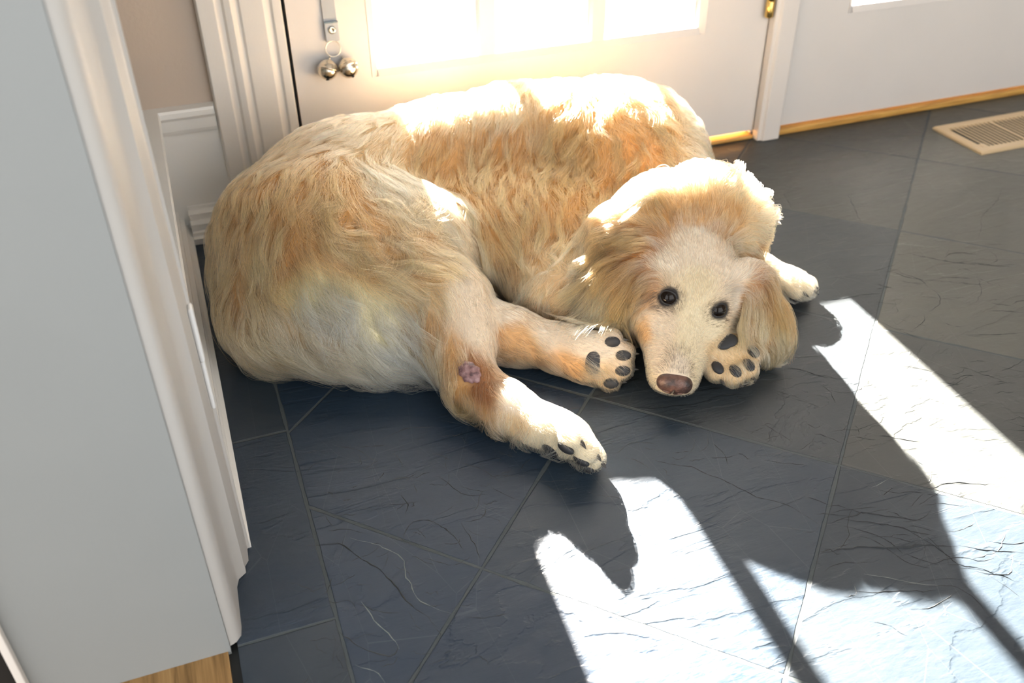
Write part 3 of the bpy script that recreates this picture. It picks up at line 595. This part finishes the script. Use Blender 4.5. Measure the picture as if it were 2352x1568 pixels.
# pads and claws of each paw
def pads(name, main=True, claws=True, digits=(0, 1, 2, 3)):
    c_, F_, U_, R_, s_ = PAWS[name]
    def drop(p): 
        h = near(p); return h[0], h[1]
    if main:
        n_ = -U_; p_ = c_-F_*.002*s_+n_*(.0245 if name == 'front_folded' else .0205)*s_; m = MB()
        m.ball(p_, (.0120*s_, .0155*s_, .0050*s_), [F_, R_, n_], 24, 14, lambda p: p*(1-.25*max(0, p[0])*(1-abs(p[1])))); m.build('paw_pad', M_pad, dog, smooth=True)
    for i in digits:
        lat, fo = ((-.027, .020), (-.010, .034), (.010, .034), (.027, .020))[i]
        p_ = c_+R_*lat*s_+F_*(fo+.001)*s_-U_*(.004+.0112)*s_
        MB().ball(p_, (.0098*s_, .0070*s_, .0046*s_), [F_, R_, -U_], 20, 12).build('paw_pad', M_pad, dog, smooth=True)
        if claws:
            t0 = c_+R_*lat*1.03*s_+F_*(fo+.0095)*s_-U_*.001; m = MB(); prof = [(.0002, -.006), (.0030, -.005), (.0028, .002), (.0020, .008), (.0003, .0135)]
            m.lathe(prof, t0, F_-U_*.45, 12); m.build('claw', M_claw, dog, smooth=True)
pads('near_hind'); pads('far_hind'); pads('front_out', main=False); pads('front_folded')
p_, n_ = SORE; A_ = frame(nrm((.3, -.7, -.2)-n_*(np.array((.3, -.7, -.2))@n_)), n_)
MB().ball(p_, (.0165, .0125, .0055), A_, 28, 16, lambda p: p*(1+.12*math.sin(p[0]*9)*math.cos(p[1]*7))).build('sore', M_sore, dog, smooth=True)
bpy.data.objects['sore']['label'] = 'bald pinkish sore on the hock'
SOLE = [(PAWS[n]) for n in ('near_hind', 'far_hind', 'front_folded', 'front_out')]

# ------------------------------------------------------------------ the coat: combed strands
def strands(N, K, face=False):
    tris = np.concatenate([SQ[:, [0, 1, 2]], SQ[:, [0, 2, 3]]]); a, b, c = SV[tris[:, 0]], SV[tris[:, 1]], SV[tris[:, 2]]
    ar = np.linalg.norm(np.cross(b-a, c-a), axis=1); cen = (a+b+c)/3
    s_ = (cen-NOSE)@-HF; r_ = (cen-NOSE)@HR; dh = np.linalg.norm(cen-hd(.10, 0, 0), axis=1)
    short = (dh < .155)
    vd = cen-CAM_POS; nn = np.cross(b-a, c-a); nn /= np.linalg.norm(nn, axis=1)[:, None]+1e-12
    wgt = ar*np.where(short, 2.2, 1.)*np.where(cen[:, 2] < .006, .15, 1.)
    idx = rng.choice(len(tris), N, p=wgt/wgt.sum()); u, v = rng.random(N), rng.random(N); f = u+v > 1; u[f], v[f] = 1-u[f], 1-v[f]
    p0 = a[idx]+(b[idx]-a[idx])*u[:, None]+(c[idx]-a[idx])*v[:, None]
    p0 = p0[p0[:, 2] > .004]
    n = grad(p0); T, L, lift, wave, col = comb(p0, n)
    keep = np.ones(len(p0), bool)
    for e_ in EYEC: keep &= np.linalg.norm(p0-e_, axis=1) > .0132
    q = p0-NOSE; keep &= ~((np.abs(q@HR) < .0215) & (-(q@HF) < .010) & (np.abs(q@HU) < .018))
    keep &= np.linalg.norm(p0-SORE[0], axis=1) > .0145
    for (c_, F_, U_, R_, s_) in SOLE:         # thin hair on the sole between the pads
        d_ = p0-c_; on = (np.linalg.norm(d_, axis=1) < .062*s_) & ((n@-U_) > .55); keep &= ~(on & (rng.random(len(p0)) < .55))
    p0, n, T, L, lift, wave, col = p0[keep], n[keep], T[keep], L[keep], lift[keep], wave[keep], col[keep]; N = len(p0)
    # dark hair round the eyes and behind the nose
    for e_, inner in zip(EYEC, (1, -1)):
        de = np.linalg.norm(p0-e_, axis=1); L = L*np.clip(.35+(de-.013)/.012, .35, 1)
        d_ = np.linalg.norm((p0-e_)-(HF*.0055+HR*inner*.0025), axis=1); kk = np.clip((.0258-d_)/.0065, 0, 1)*.93; kk *= rng.random(N) < .95; col = col*(1-kk[:, None])+np.array(CC['K'])*.5*kk[:, None]; L = L*(1-.3*kk)
    q = p0-hd(.014, 0, .008); kk = np.clip(1-np.linalg.norm(q-np.outer(np.clip(q@-HF, 0, .035), -HF), axis=1)/.031, 0, 1)*np.clip(1.5-(q@-HF)/.042, 0, 1)*2.2; kk = np.clip(kk, 0, .93)*(rng.random(N) < .66); col = col*(1-kk[:, None])+np.array(CC['K'])*kk[:, None]
    # clumps
    cl = rng.choice(N, max(1, N//45), replace=False); kd = KDTree(len(cl))
    for i, j in enumerate(cl): kd.insert(Vector(p0[j]), i)
    kd.balance(); asg = np.array([kd.find(p)[1] for p in p0.tolist()]); ci = cl[asg]
    fz = rng.normal(0, 1, (N, 3)); fz -= n*(fz*n).sum(1)[:, None]
    cf = np.zeros((N, 3))                     # slow swirls over the coat
    for _ in range(14):
        kv = rng.normal(0, 1, 3); kv *= rng.uniform(70, 260)/np.linalg.norm(kv); am = rng.normal(0, 1, 3); cf += np.sin(p0@kv+rng.uniform(0, 6.28))[:, None]*am*.38
    cf -= n*(cf*n).sum(1)[:, None]; cj = rng.normal(0, 1, (N, 3))[ci]
    T = T+fz*.05+cf*(.05+.42*wave[:, None])+cj*(.02+.08*wave[:, None]); T /= np.linalg.norm(T, axis=1)[:, None]
    L = L*np.clip(rng.normal(1, .16, N), .5, 1.5)*np.clip(1+.18*rng.normal(0, 1, N)[ci], .6, 1.5)
    S = np.cross(n, T); ph = rng.random(N)[ci]*6.28+rng.normal(0, .25, N); fq = (1.0+.5*rng.random(N)[ci])
    pts = np.zeros((N, K, 3)); pts[:, 0] = p0-n*.001; p = p0.copy()
    lv = lift*np.clip(rng.normal(1, .2, N)*(1+.2*rng.normal(0, 1, N)[ci]), .25, 2.2)
    for j in range(1, K):
        t = j/(K-1); g = grad(p); Tt = T-g*(T*g).sum(1)[:, None]; Tt /= np.linalg.norm(Tt, axis=1)[:, None]+1e-9
        d = Tt+g*(lv*(1.9-2.4*t))[:, None]+S*(wave*.55*np.sin(fq*6.28*t+ph)*(L > .012))[:, None]+np.array((0, 0, -.10*t))
        d /= np.linalg.norm(d, axis=1)[:, None]; p = p+d*(L/(K-1))[:, None]
        sd_ = tri(p); need = .0012+.10*L*min(1, 2*t); p = p+grad(p)*np.maximum(0, need-sd_)[:, None]
        p[:, 2] = np.maximum(p[:, 2], .0025); p[:, 1] = np.minimum(p[:, 1], -.003); pts[:, j] = p
    cw = np.clip((L-.006)/.02, 0, 1)*.60
    for j in range(1, K):
        t = j/(K-1); tgt = pts[ci, j]+(p0-p0[ci])*.20; wj = (cw*t**1.1)[:, None]; pts[:, j] = pts[:, j]*(1-wj)+tgt*wj
    tint = col*np.clip(1+.24*rng.normal(0, 1, N)+.11*rng.normal(0, 1, N)[ci], .45, 1.55)[:, None]
    return pts, np.clip(tint, .01, .93), L
NS, KP = 230000, 8
pts, tint, LEN = strands(NS, KP)
cu = bpy.data.hair_curves.new('fur'); N_ = len(pts); cu.add_curves([KP]*N_)
cu.attributes['position'].data.foreach_set('vector', pts.astype(np.float32).ravel()) if 'position' in cu.attributes else cu.position_data.foreach_set('vector', pts.astype(np.float32).ravel())
ra = np.linspace(1, 0, KP)[None]**.7*.85+.15; rd = (.00017+.00006*np.clip(LEN/.04, 0, 1))[:, None]*ra
at_ = cu.attributes.get('radius') or cu.attributes.new('radius', 'FLOAT', 'POINT'); at_.data.foreach_set('value', rd.astype(np.float32).ravel())
at_ = cu.attributes.new('tint', 'FLOAT_COLOR', 'CURVE'); at_.data.foreach_set('color', np.concatenate([tint, np.ones((N_, 1))], 1).astype(np.float32).ravel())
M_fur = bpy.data.materials.new('golden_fur'); M_fur.use_nodes = True; t = M_fur.node_tree; t.nodes.remove(t.nodes['Principled BSDF'])
hb = t.nodes.new('ShaderNodeBsdfHairPrincipled'); hb.parametrization = 'COLOR'; hb.inputs['Roughness'].default_value = .38; hb.inputs['Radial Roughness'].default_value = .55; hb.inputs['Random Roughness'].default_value = .1
aa = t.nodes.new('ShaderNodeAttribute'); aa.attribute_name = 'tint'; hi = t.nodes.new('ShaderNodeHairInfo'); rr = t.nodes.new('ShaderNodeMapRange'); rr.inputs[3].default_value = .28; rr.inputs[4].default_value = 1.08; t.links.new(hi.outputs['Intercept'], rr.inputs[0])  # strands darker at the root: shade between locks put into the colour
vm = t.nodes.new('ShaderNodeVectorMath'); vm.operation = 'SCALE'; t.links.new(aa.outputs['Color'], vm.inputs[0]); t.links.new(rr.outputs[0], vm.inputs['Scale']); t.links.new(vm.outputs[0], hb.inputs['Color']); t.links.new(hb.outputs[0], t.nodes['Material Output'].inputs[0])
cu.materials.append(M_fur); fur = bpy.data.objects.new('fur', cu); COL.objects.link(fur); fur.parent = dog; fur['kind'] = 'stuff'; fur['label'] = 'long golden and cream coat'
